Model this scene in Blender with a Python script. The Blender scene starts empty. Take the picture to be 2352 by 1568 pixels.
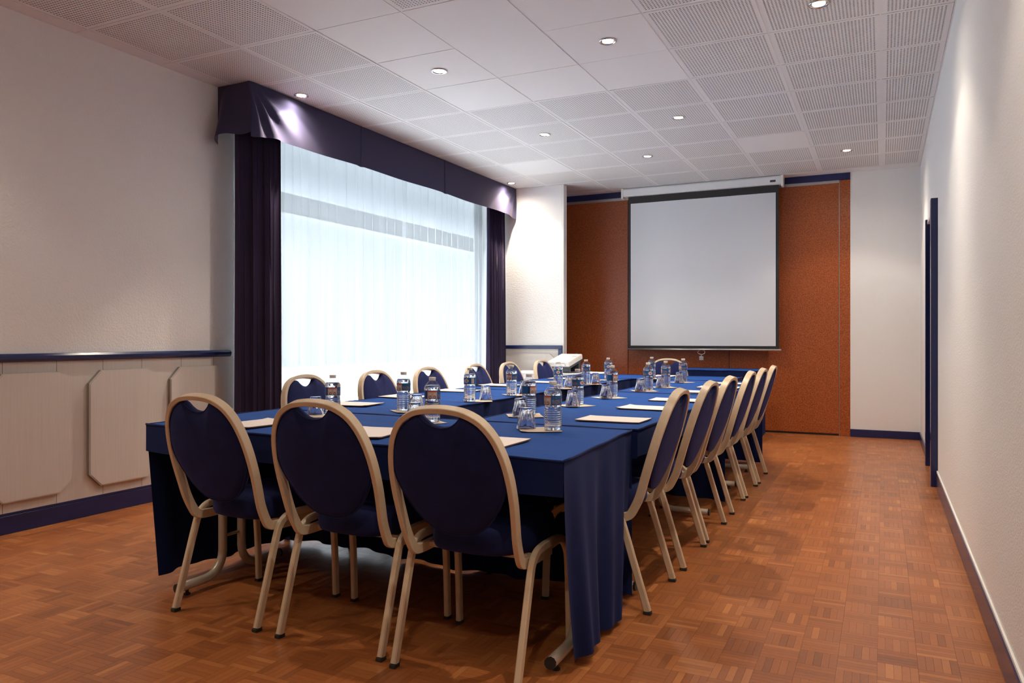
import bpy, bmesh, math, random
from math import sin, cos, pi, sqrt, radians, atan2, hypot
from mathutils import Vector, Matrix
random.seed(7)
S = bpy.context.scene
COL = S.collection
HC = 2.891                      # ceiling height
XL, XR, YB, YF = -4.337, 0.357, 9.17, -2.6   # room shell
CAMZ = 1.075

# ------------------------------------------------------------------ camera
cam_d = bpy.data.cameras.new('camera'); cam = bpy.data.objects.new('camera', cam_d); COL.objects.link(cam)
cam.location = (0, 0, CAMZ); cam.rotation_euler = (pi/2, 0, 0.4508)
cam_d.sensor_width = 36; cam_d.lens = 1760.3/2352*36; cam_d.shift_y = -7.4/2352
cam_d.clip_start = 0.02
S.camera = cam
# ------------------------------------------------------------------ world and exposure
W = bpy.data.worlds.new('world'); S.world = W; W.use_nodes = True
bg = W.node_tree.nodes['Background']; bg.inputs[0].default_value = (0.80, 0.90, 1.0, 1); bg.inputs[1].default_value = 5.4
S.view_settings.view_transform = 'Standard'; S.view_settings.look = 'None'
S.view_settings.exposure = 0.0; S.view_settings.gamma = 1.0; S.view_settings.use_curve_mapping = False
S.cycles.max_bounces = 10; S.cycles.diffuse_bounces = 5; S.cycles.transmission_bounces = 10
S.cycles.transparent_max_bounces = 16; S.cycles.caustics_reflective = False; S.cycles.caustics_refractive = False
S.cycles.sample_clamp_indirect = 60.0

sun_d = bpy.data.lights.new('sun', 'SUN'); sun_d.energy = 31.0; sun_d.angle = radians(.6); sun_d.color = (.90, .95, 1)
sun = bpy.data.objects.new('sun', sun_d); COL.objects.link(sun); sun.rotation_euler = (radians(-38), 0, 0)   # high, shining along the facade
SPOT_W = 117.0
SPOT_COL = (1.0, 0.88, 0.72)
def spot(x, y, k=1.0):
    for (w, ang, bl) in ((SPOT_W*k*0.46, 84, 1.0), (SPOT_W*k*0.33, 112, 0.35), (SPOT_W*k*0.33, 165, 1.0)):
        l = bpy.data.lights.new('downlight_or_fill_beam', 'SPOT'); l.energy = w; l.color = SPOT_COL
        l.spot_size = radians(ang); l.spot_blend = bl; l.shadow_soft_size = 0.018
        o = bpy.data.objects.new('downlight_or_fill_beam', l); COL.objects.link(o); o.location = (x, y, HC-0.012)
GX0, GY0 = -4.8137, 2.3714      # ceiling grid origin, 0.6 m cells
def cell(i, j): return (GX0+0.6*i+0.3, GY0+0.6*j+0.3)
LAMPS = [(1,3),(3,3),(5,3),(7,3),(3,6),(5,6),(4,8),(1,9),(7,9)]
for ij in LAMPS: spot(*cell(*ij))
for ij in [(7,-1),(1,-2),(1,-4),(7,-4)]: spot(*cell(*ij), .66)   # added fill spots, no fixtures, on grid cells above and behind the camera

# ------------------------------------------------------------------ materials
def mat(name, col=(.8,.8,.8), rough=.5, metal=0., **kw):
    m = bpy.data.materials.new(name); m.use_nodes = True
    b = m.node_tree.nodes['Principled BSDF']
    b.inputs['Base Color'].default_value = (*col, 1); b.inputs['Roughness'].default_value = rough
    b.inputs['Metallic'].default_value = metal
    for k, v in kw.items(): b.inputs[k.replace('_', ' ')].default_value = v
    return m
def N(m, t, **kw):
    n = m.node_tree.nodes.new(t)
    for k, v in kw.items(): setattr(n, k, v)
    return n
def L(m, a, b): m.node_tree.links.new(a, b)
def BS(m): return m.node_tree.nodes['Principled BSDF']
def coords(m, which='Object', scale=(1,1,1)):
    t = N(m, 'ShaderNodeTexCoord'); mp = N(m, 'ShaderNodeMapping'); mp.inputs['Scale'].default_value = scale
    L(m, t.outputs[which], mp.inputs[0]); return mp.outputs[0]
def bump(m, scale, strength, dist, detail=3, sc=(1,1,1), rough=.55):
    n = N(m, 'ShaderNodeTexNoise'); n.inputs['Scale'].default_value = scale; n.inputs['Detail'].default_value = detail
    n.inputs['Roughness'].default_value = rough
    L(m, coords(m, 'Object', sc), n.inputs['Vector'])
    b = N(m, 'ShaderNodeBump'); b.inputs['Strength'].default_value = strength; b.inputs['Distance'].default_value = dist
    L(m, n.outputs[0], b.inputs['Height']); L(m, b.outputs[0], BS(m).inputs['Normal']); return n
def mottle(m, c1, c2, scale, lo=.35, hi=.65, sc=(1,1,1), detail=4):
    n = N(m, 'ShaderNodeTexNoise'); n.inputs['Scale'].default_value = scale; n.inputs['Detail'].default_value = detail
    L(m, coords(m, 'Object', sc), n.inputs['Vector'])
    r = N(m, 'ShaderNodeValToRGB'); r.color_ramp.elements[0].position = lo; r.color_ramp.elements[1].position = hi
    r.color_ramp.elements[0].color = (*c1, 1); r.color_ramp.elements[1].color = (*c2, 1)
    L(m, n.outputs[0], r.inputs[0]); L(m, r.outputs[0], BS(m).inputs['Base Color']); return r
M = {}
M['plaster'] = mat('rough_plaster', (.85,.84,.83), .85); bump(M['plaster'], 85, .7, .0045, 2)
M['plaster_fine'] = mat('fine_plaster', (.85,.845,.84), .85); bump(M['plaster_fine'], 130, .5, .004, 2)
M['paint_white'] = mat('white_paint', (.80,.79,.77), .6)
M['ceiling'] = mat('ceiling_white', (.80,.795,.79), .7)
M['ceiling_dark'] = mat('ceiling_void', (.34,.31,.29), .9)
M['navy_paint'] = mat('navy_gloss_paint', (.013,.022,.10), .22); bump(M['navy_paint'], 30, .1, .002)
M['wainscot'] = mat('pale_wainscot', (.62,.57,.53), .5)
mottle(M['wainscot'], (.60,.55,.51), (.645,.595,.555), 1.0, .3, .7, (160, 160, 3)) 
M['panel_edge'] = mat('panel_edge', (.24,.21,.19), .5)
M['orange'] = mat('mottled_orange', (.3,.07,.02), .34)
mottle(M['orange'], (.25,.050,.012), (.48,.135,.038), 95, .36, .66, (1,1,1), 3)
M['alu'] = mat('aluminium', (.55,.55,.56), .35, .8)
M['dark_line'] = mat('dark_gap', (.03,.025,.025), .6)
M['velvet'] = mat('navy_velvet', (.012,.014,.080), .85, Sheen_Weight=.22, Sheen_Roughness=.45, Specular_IOR_Level=.2)
BS(M['velvet']).inputs['Sheen Tint'].default_value = (.2,.25,.9,1)
mottle(M['velvet'], (.006,.010,.050), (.010,.015,.078), 14, .3, .7)
M['curtain'] = mat('curtain_velvet', (.040,.031,.070), .9, Specular_IOR_Level=.15, Sheen_Weight=.4, Sheen_Roughness=.4)
BS(M['curtain']).inputs['Sheen Tint'].default_value = (.75,.55,.55,1)
M['pelmet'] = mat('pelmet_fabric', (.054,.052,.105), .95, Specular_IOR_Level=.1, Sheen_Weight=.25, Sheen_Roughness=.4)
BS(M['pelmet']).inputs['Sheen Tint'].default_value = (.8,.6,.55,1)
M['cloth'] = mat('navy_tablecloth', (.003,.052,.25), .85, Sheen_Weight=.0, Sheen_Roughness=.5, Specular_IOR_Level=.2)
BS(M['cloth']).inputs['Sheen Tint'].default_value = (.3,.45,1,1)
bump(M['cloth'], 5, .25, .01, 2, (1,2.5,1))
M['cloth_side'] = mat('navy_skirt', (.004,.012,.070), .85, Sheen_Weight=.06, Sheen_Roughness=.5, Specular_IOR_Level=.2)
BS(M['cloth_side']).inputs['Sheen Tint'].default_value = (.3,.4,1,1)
M['white_cloth'] = mat('white_tablecloth', (.8,.8,.8), .8)
M['chair_frame'] = mat('cream_lacquer', (.60,.47,.325), .38)
mottle(M['chair_frame'], (.53,.41,.28), (.62,.49,.34), 18, .25, .5)
M['rubber'] = mat('black_rubber', (.02,.02,.02), .6)
M['table_metal'] = mat('cream_steel', (.52,.45,.36), .3, .2)
M['wood_board'] = mat('table_board', (.35,.25,.15), .6)
M['paper'] = mat('cream_card', (.80,.69,.63), .55)
M['paper_edge'] = mat('brown_card', (.16,.07,.05), .6)
M['napkin'] = mat('tan_paper_mat', (.66,.52,.40), .75)
M['screen_white'] = mat('screen_fabric', (.70,.73,.78), .75)
M['screen_black'] = mat('screen_border', (.02,.02,.022), .6)
M['case'] = mat('case_white', (.78,.80,.82), .4)
M['plastic_white'] = mat('projector_white', (.80,.78,.75), .35)
M['plastic_dark'] = mat('projector_dark', (.05,.055,.065), .45)
M['cap'] = mat('bottle_cap', (.85,.76,.68), .4)
M['steel'] = mat('chrome', (.7,.7,.7), .2, 1.)
M['added_pale'] = mat('added_terrace_pale', (.78,.80,.80), .9)
M['frame_grey'] = mat('window_frame_grey', (.03,.04,.055), .5)
M['facade'] = mat('added_wall_grey', (.165,.175,.19), .9)
M['added_green'] = mat('added_lawn_green', (.06,.075,.045), .8)
# label colours
for k, c in dict(l_blue=(.01,.10,.30), l_navy=(.008,.03,.12), l_tan=(.60,.38,.26), l_red=(.62,.10,.05), l_brown=(.17,.05,.05),
                 l_grey=(.18,.17,.24), l_cyan=(.03,.30,.55), l_pink=(.72,.45,.38), l_green=(.25,.5,.08), l_pale=(.55,.55,.58)).items():
    M[k] = mat('print_'+k[2:], c, .4)
# parquet: tone stored per strip
m = mat('oak_parquet', (.3,.12,.05), .3); M['parquet'] = m
at = N(m, 'ShaderNodeAttribute', attribute_name='tone'); r = N(m, 'ShaderNodeValToRGB')
e = r.color_ramp.elements; e[0].position = 0; e[0].color = (.24,.074,.023,1); e[1].position = 1; e[1].color = (.55,.215,.070,1)
e2 = r.color_ramp.elements.new(.5); e2.color = (.385,.125,.037,1)
g = N(m, 'ShaderNodeTexNoise'); g.inputs['Scale'].default_value = 60; g.inputs['Detail'].default_value = 6
L(m, coords(m, 'Object', (1,1,1)), g.inputs['Vector'])
a1 = N(m, 'ShaderNodeMath', operation='MULTIPLY_ADD'); a1.inputs[1].default_value = .35; a1.inputs[2].default_value = -.17
L(m, g.outputs[0], a1.inputs[0]); a2 = N(m, 'ShaderNodeMath', operation='ADD'); L(m, at.outputs['Fac'], a2.inputs[0]); L(m, a1.outputs[0], a2.inputs[1])
L(m, a2.outputs[0], r.inputs[0]); L(m, r.outputs[0], BS(m).inputs['Base Color'])
g2 = N(m, 'ShaderNodeTexNoise'); g2.inputs['Scale'].default_value = 3; mr = N(m, 'ShaderNodeMapRange')
mr.inputs[3].default_value = .24; mr.inputs[4].default_value = .42; L(m, coords(m, 'Generated'), g2.inputs['Vector'])
L(m, g2.outputs[0], mr.inputs[0]); L(m, mr.outputs[0], BS(m).inputs['Roughness'])
bp = N(m, 'ShaderNodeBump'); bp.inputs['Strength'].default_value = .12; bp.inputs['Distance'].default_value = .002
L(m, g.outputs[0], bp.inputs['Height']); L(m, bp.outputs[0], BS(m).inputs['Normal'])
M['floor_base'] = mat('parquet_joint', (.06,.022,.010), .5)
# sheer curtain
m = bpy.data.materials.new('sheer_voile'); m.use_nodes = True; M['sheer'] = m
nt = m.node_tree; nt.nodes.clear(); out = N(m, 'ShaderNodeOutputMaterial')
tr = N(m, 'ShaderNodeBsdfTransparent'); tl = N(m, 'ShaderNodeBsdfTranslucent'); df = N(m, 'ShaderNodeBsdfDiffuse')
tl.inputs[0].default_value = (.70,.73,.76,1); df.inputs[0].default_value = (.9,.92,.93,1)
m1 = N(m, 'ShaderNodeMixShader'); m1.inputs[0].default_value = .35; L(m, tl.outputs[0], m1.inputs[1]); L(m, df.outputs[0], m1.inputs[2])
m2 = N(m, 'ShaderNodeMixShader'); m2.inputs[0].default_value = .45; L(m, tr.outputs[0], m2.inputs[1]); L(m, m1.outputs[0], m2.inputs[2])
L(m, m2.outputs[0], out.inputs[0])
def thin_glass(name, tint, ior=1.45, extra=0.0):
    m = bpy.data.materials.new(name); m.use_nodes = True; m.node_tree.nodes.clear()
    out = N(m, 'ShaderNodeOutputMaterial'); tr = N(m, 'ShaderNodeBsdfTransparent'); gl = N(m, 'ShaderNodeBsdfGlossy')
    tr.inputs[0].default_value = (*tint, 1); gl.inputs['Roughness'].default_value = .03
    fr = N(m, 'ShaderNodeFresnel'); ge = N(m, 'ShaderNodeNewGeometry'); im = N(m, 'ShaderNodeMix'); im.inputs[2].default_value = ior; im.inputs[3].default_value = 1/ior; L(m, ge.outputs['Backfacing'], im.inputs[0]); L(m, im.outputs[0], fr.inputs[0]); mx = N(m, 'ShaderNodeMixShader')
    ad = N(m, 'ShaderNodeMath', operation='ADD', use_clamp=True); ad.inputs[1].default_value = extra; L(m, fr.outputs[0], ad.inputs[0])
    L(m, ad.outputs[0], mx.inputs[0]); L(m, tr.outputs[0], mx.inputs[1]); L(m, gl.outputs[0], mx.inputs[2]); L(m, mx.outputs[0], out.inputs[0])
    return m
M['pane'] = thin_glass('window_glass', (.97,.98,.98))
M['bottle'] = thin_glass('clear_plastic', (.95,.96,.97), 1.45, .04)
def refr(name, col, ior, rough=0.0):
    m = bpy.data.materials.new(name); m.use_nodes = True; m.node_tree.nodes.clear()
    out = N(m, 'ShaderNodeOutputMaterial'); g = N(m, 'ShaderNodeBsdfGlass'); g.inputs['Color'].default_value = (*col, 1)
    g.inputs['IOR'].default_value = ior; g.inputs['Roughness'].default_value = rough
    L(m, g.outputs[0], out.inputs[0]); return m
M['water'] = refr('water', (.97,.98,.99), 1.33)
M['glass'] = refr('drinking_glass', (.99,.99,1), 1.48)
m = bpy.data.materials.new('lamp_glow'); m.use_nodes = True; m.node_tree.nodes.clear(); M['glow'] = m
out = N(m, 'ShaderNodeOutputMaterial'); em = N(m, 'ShaderNodeEmission'); em.inputs[0].default_value = (1,.80,.58,1); em.inputs[1].default_value = 14
L(m, em.outputs[0], out.inputs[0])

# ------------------------------------------------------------------ mesh helpers
def mesh(name, V, F, mats=None, mi=None, smooth=False):
    me = bpy.data.meshes.new(name); me.from_pydata([tuple(v) for v in V], [], F)
    for k in (mats or []): me.materials.append(M[k])
    if mi: me.polygons.foreach_set('material_index', mi)
    if smooth: me.polygons.foreach_set('use_smooth', [True]*len(me.polygons))
    me.update(); return me
def obj(name, me, parent=None, loc=None, kind=None, label=None, cat=None, group=None):
    o = bpy.data.objects.new(name, me); COL.objects.link(o)
    if loc is not None: o.location = loc
    if parent is not None: o.parent = parent
    for k, v in (('kind',kind),('label',label),('category',cat),('group',group)):
        if v: o[k] = v
    return o
def empty(name, loc, rz=0, label=None, cat=None, group=None):
    o = obj(name, None, None, loc, None, label, cat, group); o.rotation_euler.z = rz; o.empty_display_size = .1; return o
class B:
    """collects geometry for ONE mesh"""
    def __init__(s): s.V=[]; s.F=[]; s.I=[]
    def add(s, V, F, mi=0):
        n=len(s.V); s.V+= [tuple(v) for v in V]; s.F+=[tuple(i+n for i in f) for f in F]; s.I+=[mi]*len(F); return s
    def box(s, x0,x1,y0,y1,z0,z1, mi=0, bev=0):
        if bev:
            bm=bmesh.new(); bmesh.ops.create_cube(bm,size=1)
            for v in bm.verts: v.co=Vector(((x0+x1)/2+v.co.x*(x1-x0),(y0+y1)/2+v.co.y*(y1-y0),(z0+z1)/2+v.co.z*(z1-z0)))
            bmesh.ops.bevel(bm,geom=bm.edges[:],offset=bev,segments=2,affect='EDGES',profile=.5)
            bm.verts.index_update(); s.add([v.co[:] for v in bm.verts],[[v.index for v in f.verts] for f in bm.faces],mi); bm.free(); return s
        V=[(x,y,z) for z in (z0,z1) for y in (y0,y1) for x in (x0,x1)]
        return s.add(V,[(0,2,3,1),(4,5,7,6),(0,1,5,4),(2,6,7,3),(0,4,6,2),(1,3,7,5)],mi)
    def prism(s, pts, axis, a0, a1, mi=0):
        """extrude polygon pts (2D) along axis from a0 to a1"""
        def P(p,a): return {'x':(a,p[0],p[1]),'y':(p[0],a,p[1]),'z':(p[0],p[1],a)}[axis]
        n=len(pts); V=[P(p,a0) for p in pts]+[P(p,a1) for p in pts]
        return s.add(V,[tuple(range(n)),tuple(range(2*n-1,n-1,-1))]+[(i,(i+1)%n,n+(i+1)%n,n+i) for i in range(n)],mi)
    def lathe(s, prof, seg=24, mi=0, c=(0,0,0), flute=None, cap=True):
        V=[]; F=[]
        for k,(r,z) in enumerate(prof):
            for i in range(seg):
                a=2*pi*i/seg; rr=r*(1+(flute(a,z) if flute else 0)); V.append((c[0]+rr*cos(a),c[1]+rr*sin(a),c[2]+z))
        for k in range(len(prof)-1):
            for i in range(seg):
                j=(i+1)%seg; F.append((k*seg+i,k*seg+j,(k+1)*seg+j,(k+1)*seg+i))
        if cap:
            F.append(tuple(range(seg-1,-1,-1))); F.append(tuple(range((len(prof)-1)*seg,len(prof)*seg)))
        return s.add(V,F,mi)
    def sweep(s, path, w, d, ref, mi=0, round_=False, bev=.004, cap=True, closed=False):
        """profile w along first frame axis (ref), d along second; rotation-minimising frame"""
        P=[Vector(p) for p in path]; n=len(P); T=[]
        for i in range(n):
            if closed: t=P[(i+1)%n]-P[i-1]
            else: t=P[min(i+1,n-1)]-P[max(i-1,0)]
            T.append(t.normalized())
        a=Vector(ref); a=(a-T[0]*a.dot(T[0])).normalized()
        if round_: prof=[(w/2*cos(2*pi*k/10),d/2*sin(2*pi*k/10)) for k in range(10)]
        else:
            hw,hd=w/2,d/2; prof=[(hw-bev,-hd),(hw,-hd+bev),(hw,hd-bev),(hw-bev,hd),(-hw+bev,hd),(-hw,hd-bev),(-hw,-hd+bev),(-hw+bev,-hd)]
        V=[]; m_=len(prof)
        for i in range(n):
            if i: q=T[i-1].rotation_difference(T[i]); a=q@a; a=(a-T[i]*a.dot(T[i])).normalized()
            b=T[i].cross(a); 
            for (u,v) in prof: V.append(P[i]+a*u+b*v)
        F=[]
        for i in range(n if closed else n-1):
            for k in range(m_):
                l=(k+1)%m_; F.append((i*m_+k,i*m_+l,((i+1)%n)*m_+l,((i+1)%n)*m_+k))
        if cap and not closed: F.append(tuple(range(m_-1,-1,-1))); F.append(tuple(range((n-1)*m_,n*m_)))
        return s.add(V,F,mi)
    def me(s, name, *mats, smooth=False): return mesh(name, s.V, s.F, mats, s.I, smooth)
def smooth_angle(o, deg=35):
    me=o.data; me.polygons.foreach_set('use_smooth',[True]*len(me.polygons))
    try: me.set_sharp_from_angle(angle=radians(deg))
    except Exception: pass
    return o
def catmull(P, n=6):
    P=[Vector(p) for p in P]; out=[]
    for i in range(len(P)-1):
        p0=P[max(i-1,0)]; p1=P[i]; p2=P[i+1]; p3=P[min(i+2,len(P)-1)]
        for k in range(n):
            t=k/n; out.append(.5*((2*p1)+(p2-p0)*t+(2*p0-5*p1+4*p2-p3)*t*t+(3*p1-p0-3*p2+p3)*t**3))
    out.append(P[-1]); return out
def tag_struct(o): o['kind']='structure'; return o
def copy_tree(o, parent=None):
    c=o.copy(); COL.objects.link(c)
    if parent is not None: c.parent=parent
    for ch in o.children: copy_tree(ch, c)
    return c

# ================================================================== ROOM SHELL
b=B(); b.box(XL-.3,XR+.6,YF-.2,YB+.3,-.12,-.008)
floor=tag_struct(obj('floor', b.me('floor','floor_base')))
# parquet: 12 cm squares of five 24 mm fingers, alternating direction
FW, FL, TH = .024, .12, .008
cx0, cy0 = XL, .3
nx = int((XR-XL)/.12)+2; ny = int((YB+.02-cy0)/.12)+1
fing=[]
for j in range(ny):
    for i in range(nx):
        x=cx0+i*.12; y=cy0+j*.12; base=random.gauss(.42,.10)
        for k in range(5):
            t=min(.98,max(.02,base+random.gauss(0,.13)+(.28 if random.random()<.05 else 0)))
            if (i+j)%2: fing.append((x+.06,y+(k+.5)*FW,0,t))
            else: fing.append((x+(k+.5)*FW,y+.06,1,t))
def finger_mesh(tone, d):
    g=.0003; hx,hy=(FL/2-g,FW/2-g) if d==0 else (FW/2-g,FL/2-g)
    bb=B(); bb.box(-hx,hx,-hy,hy,-TH,0); me=bb.me('parquet_finger','parquet')
    a=me.attributes.new('tone','FLOAT','POINT'); a.data.foreach_set('value',[tone]*len(me.vertices)); return me
ca,sa=cos(.4508),sin(.4508)
def pix(x,y,z):
    D=-x*sa+y*ca; r_=x*ca+y*sa
    return (1176+1760.3*r_/D, 776.6-1760.3*(z-CAMZ)/D) if D>.1 else (9e9,9e9)
vis=[f for f in fing if -20<pix(f[0],f[1],0)[0]<2372 and pix(f[0],f[1],0)[1]<1590 and f[0]<XR-.01]
vis.sort(key=lambda f: hypot(f[0],f[1])); near=set(id(f) for f in vis[:300])
cache={}
for f in vis[:300]:
    k=(round(f[3]*14)/14,f[2])
    if k not in cache: cache[k]=finger_mesh(*k)
    obj('parquet_finger',cache[k],floor,(f[0],f[1],0))
V=[];F=[];T=[]
for f in fing:
    if id(f) in near: continue
    g=.0003; hx,hy=(FL/2-g,FW/2-g) if f[2]==0 else (FW/2-g,FL/2-g)
    n=len(V); x,y=f[0],f[1]; x1=min(x+hx,XR+.05)
    for z in (-TH,0):
        V+=[(x-hx,y-hy,z),(x1,y-hy,z),(x1,y+hy,z),(x-hx,y+hy,z)]
    F+=[(n+4,n+5,n+6,n+7),(n,n+1,n+5,n+4),(n+1,n+2,n+6,n+5),(n+2,n+3,n+7,n+6),(n+3,n,n+4,n+7)]; T+=[f[3]]*8
me=mesh('parquet_field',V,F,['parquet']); a=me.attributes.new('tone','FLOAT','POINT'); a.data.foreach_set('value',T)
obj('parquet_field',me,floor,kind='stuff')
b=B(); b.box(XL,XR,YF,cy0-.001,-TH,0); me=b.me('rear_boards','parquet'); a=me.attributes.new('tone','FLOAT','POINT'); a.data.foreach_set('value',[.4]*len(me.vertices))
obj('rear_floor_area',me,floor)

# walls
WY0,WY1,WZ1=4.29,8.41,2.80      # window opening in the left wall
b=B(); x0,x1=XL-.25,XL
b.box(x0,x1,YF,WY0,0,HC+.1); b.box(x0,x1,WY1,YB+.2,0,HC+.1); b.box(x0,x1,WY0,WY1,WZ1,HC+.1); b.box(x0,x1,WY0,WY1,-.1,.02)
wall_left=tag_struct(obj('wall_left', b.me('wall_left','plaster')))
DY0,DY1,DZ=6.42,7.34,2.07        # doorway in the right wall
b=B(); b.box(XR,XR+.2,YF,DY0,0,HC+.1); b.box(XR,XR+.2,DY1,YB+.2,0,HC+.1); b.box(XR,XR+.2,DY0,DY1,DZ,HC+.1)
wall_right=tag_struct(obj('wall_right', b.me('wall_right','plaster_fine')))
PX=-.322                         # where the movable partition ends
b=B(); b.box(PX,XR,YB,YB+.2,0,HC+.1); b.box(XL,PX,YB+.06,YB+.2,0,HC+.1)
wall_back=tag_struct(obj('wall_back', b.me('wall_back','plaster_fine')))
b=B(); b.box(XL,XR,YF-.2,YF,0,HC+.1)
tag_struct(obj('wall_front', b.me('wall_front','plaster_fine')))
# short wall stub on the left, before the partition
b=B(); b.box(XL,-3.428,8.42,8.50,0,HC)
wall_stub=tag_struct(obj('wall_stub', b.me('wall_stub','plaster')))
b=B(); b.box(-3.428,-3.392,8.412,8.508,0,HC,bev=.003); obj('edge_post',b.me('edge_post','paint_white'),wall_stub)
# movable orange partition
px=[-4.30,-4.06,-2.84,-1.617,-.436]
for a_,c_ in zip(px[:-1],px[1:]):
    b=B(); b.box(a_+.003,c_-.003,YB,YB+.05,.022,2.785,bev=.002); obj('partition_panel',b.me('partition_panel','orange'),wall_back)
b=B(); b.box(-.431,PX,YB-.004,YB+.05,0,2.815,bev=.002); obj('partition_post',b.me('partition_post','orange'),wall_back)
b=B(); b.box(-4.3,-.436,YB+.01,YB+.05,0,.022); obj('bottom_seal',b.me('bottom_seal','dark_line'),wall_back)
b=B(); b.box(-4.3,-.436,YB+.004,YB+.05,2.787,2.818); obj('track_rail',b.me('track_rail','alu'),wall_back)
b=B(); b.box(-4.3,PX,YB-.012,YB+.05,2.819,2.891); tag_struct(obj('trim_1',b.me('trim_1','navy_paint')))
b=B(); b.box(-.4365,-.4325,YB-.002,YB+.02,.0,2.79); obj('joint_strip',b.me('joint_strip','alu'),wall_back)
# baseboards
b=B(); b.box(PX,XR-.012,YB-.014,YB,0,.083,bev=.003); tag_struct(obj('baseboard_back',b.me('baseboard_back','navy_paint')))
b=B(); b.box(XR-.013,XR,YF,DY0-.02,0,.105,bev=.003); b.box(XR-.013,XR,DY1+.07,YB-.001,0,.085,bev=.003)
tag_struct(obj('baseboard_right',b.me('baseboard_right','navy_paint')))
b=B(); b.box(XL,XL+.016,YF,WY0,0,.10,bev=.003); b.box(XL,XL+.010,YF,WY0,.10,.115,bev=.002)
tag_struct(obj('baseboard_left',b.me('baseboard_left','navy_paint')))
b=B(); b.box(XR-.008,XR-.0005,YF,DY0-.02,.106,.118); obj('plaster_lip',b.me('plaster_lip','paint_white'),wall_right)
# wainscot of the left wall
ys=[1.27+.585*k for k in range(0,6)]
b=B(); b.box(XL,XL+.008,YF,WY0-.0,.115,.945); obj('wainscot_board',b.me('wainscot_board','wainscot'),wall_left)
def octa(y0,y1,z0,z1,c): return [(y0+c,z0),(y1-c,z0),(y1,z0+c),(y1,z1-c),(y1-c,z1),(y0+c,z1),(y0,z1-c),(y0,z0+c)]
for k in (-1,0,1,2,3):
    y0=3.048+.585*(k-2)
    if k==3: y1=min(y0+.478,4.118); y0=3.633
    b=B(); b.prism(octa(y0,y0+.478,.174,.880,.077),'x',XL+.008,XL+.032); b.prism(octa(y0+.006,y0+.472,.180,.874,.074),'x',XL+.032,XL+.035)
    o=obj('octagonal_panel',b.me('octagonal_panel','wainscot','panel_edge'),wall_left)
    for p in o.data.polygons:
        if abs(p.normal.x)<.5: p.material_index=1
for y in (1.69,1.97,2.275,2.555,2.86,3.155,3.43,3.74,4.02):
    b=B(); b.box(XL+.0075,XL+.0084,y-.001,y+.001,.115,.945); obj('board_seam',b.me('board_seam','dark_line'),wall_left)
b=B(); b.prism([(XL,.940),(XL+.022,.944),(XL+.030,.958),(XL+.030,.975),(XL+.020,.988),(XL,.990)],'y',YF,4.17)
tag_struct(obj('trim_2',b.me('trim_2','navy_paint')))
# wainscot of the stub wall
b=B(); b.box(XL,-3.461,8.412,8.42,.0,.95); obj('wainscot_board',b.me('wainscot_board','wainscot'),wall_stub)
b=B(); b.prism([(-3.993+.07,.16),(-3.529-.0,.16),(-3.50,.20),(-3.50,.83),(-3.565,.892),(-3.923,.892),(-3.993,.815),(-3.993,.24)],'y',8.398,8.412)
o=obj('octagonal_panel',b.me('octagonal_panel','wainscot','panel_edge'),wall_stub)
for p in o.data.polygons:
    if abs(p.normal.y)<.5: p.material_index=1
b=B(); b.box(XL,-3.408,8.396,8.42,.948,.990,bev=.004); b.box(-3.461,-3.408,8.398,8.42,0,.948,bev=.004)
tag_struct(obj('trim_3',b.me('trim_3','navy_paint')))

# ceiling
b=B(); b.box(XL-.25,XR+.3,YF-.2,YB+.3,HC+.035,HC+.14); 
ceiling=tag_struct(obj('ceiling', b.me('ceiling','ceiling_dark')))
b=B(); b.box(XL,XR,YF,GY0-.6-.004,HC,HC+.03); obj('rear_ceiling_area',b.me('rear_ceiling_area','ceiling'),ceiling)
def tile_mesh(w,d,perf=True,nxh=29,nyh=29,pit=.019,h=.0045):
    b=B(); T_=.012; ch=.003
    # recessed shadow edge round the tile face
    for (xa,xb,ya,yb) in ((-w/2,w/2,-d/2,-d/2),(-w/2,w/2,d/2,d/2),(-w/2,-w/2,-d/2,d/2),(w/2,w/2,-d/2,d/2)):
        if ya==yb:
            b.add([(xa,ya,0),(xb,ya,0),(xb,ya,T_),(xa,ya,T_)],[(0,1,2,3)])
        else: b.add([(xa,ya,0),(xa,yb,0),(xa,yb,T_),(xa,ya,T_)],[(0,1,2,3)])
    if not perf:
        b.add([(-w/2,-d/2,0),(w/2,-d/2,0),(w/2,d/2,0),(-w/2,d/2,0)],[(3,2,1,0)]); b.add([(-w/2,-d/2,T_),(w/2,-d/2,T_),(w/2,d/2,T_),(-w/2,d/2,T_)],[(0,1,2,3)])
        return b.me('ceiling_tile','ceiling')
    xs=[(i-(nxh-1)/2)*pit for i in range(nxh)]; ys_=[(j-(nyh-1)/2)*pit for j in range(nyh)]
    yy=[-d/2]+[v for y in ys_ for v in (y-h,y+h)]+[d/2]
    xx=[-w/2]+[v for x in xs for v in (x-h,x+h)]+[w/2]
    V=[];F=[]
    def q(x0,x1,y0,y1):
        n=len(V); V.extend([(x0,y0,0),(x0,y1,0),(x1,y1,0),(x1,y0,0)]); F.append((n,n+1,n+2,n+3))
    for k in range(0,len(yy),2): q(-w/2,w/2,yy[k],yy[k+1])
    for k in range(1,len(yy)-1,2):
        for l in range(0,len(xx),2): q(xx[l],xx[l+1],yy[k],yy[k+1])
    b.add(V,F,0)
    b.add([(-w/2,-d/2,.009),(w/2,-d/2,.009),(w/2,d/2,.009),(-w/2,d/2,.009)],[(3,2,1,0)],1)
    return b.me('ceiling_tile','ceiling','ceiling_dark')
GAPX,GAPY=.012,.006
t_perf=tile_mesh(.6-GAPX,.6-GAPY); t_plain=tile_mesh(.6-GAPX,.6-GAPY,False)
wr=XR-(GX0+4.8)-.004; t_right=tile_mesh(wr-.012,.6-GAPY,True,int((wr-.05)/.019),29)
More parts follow.
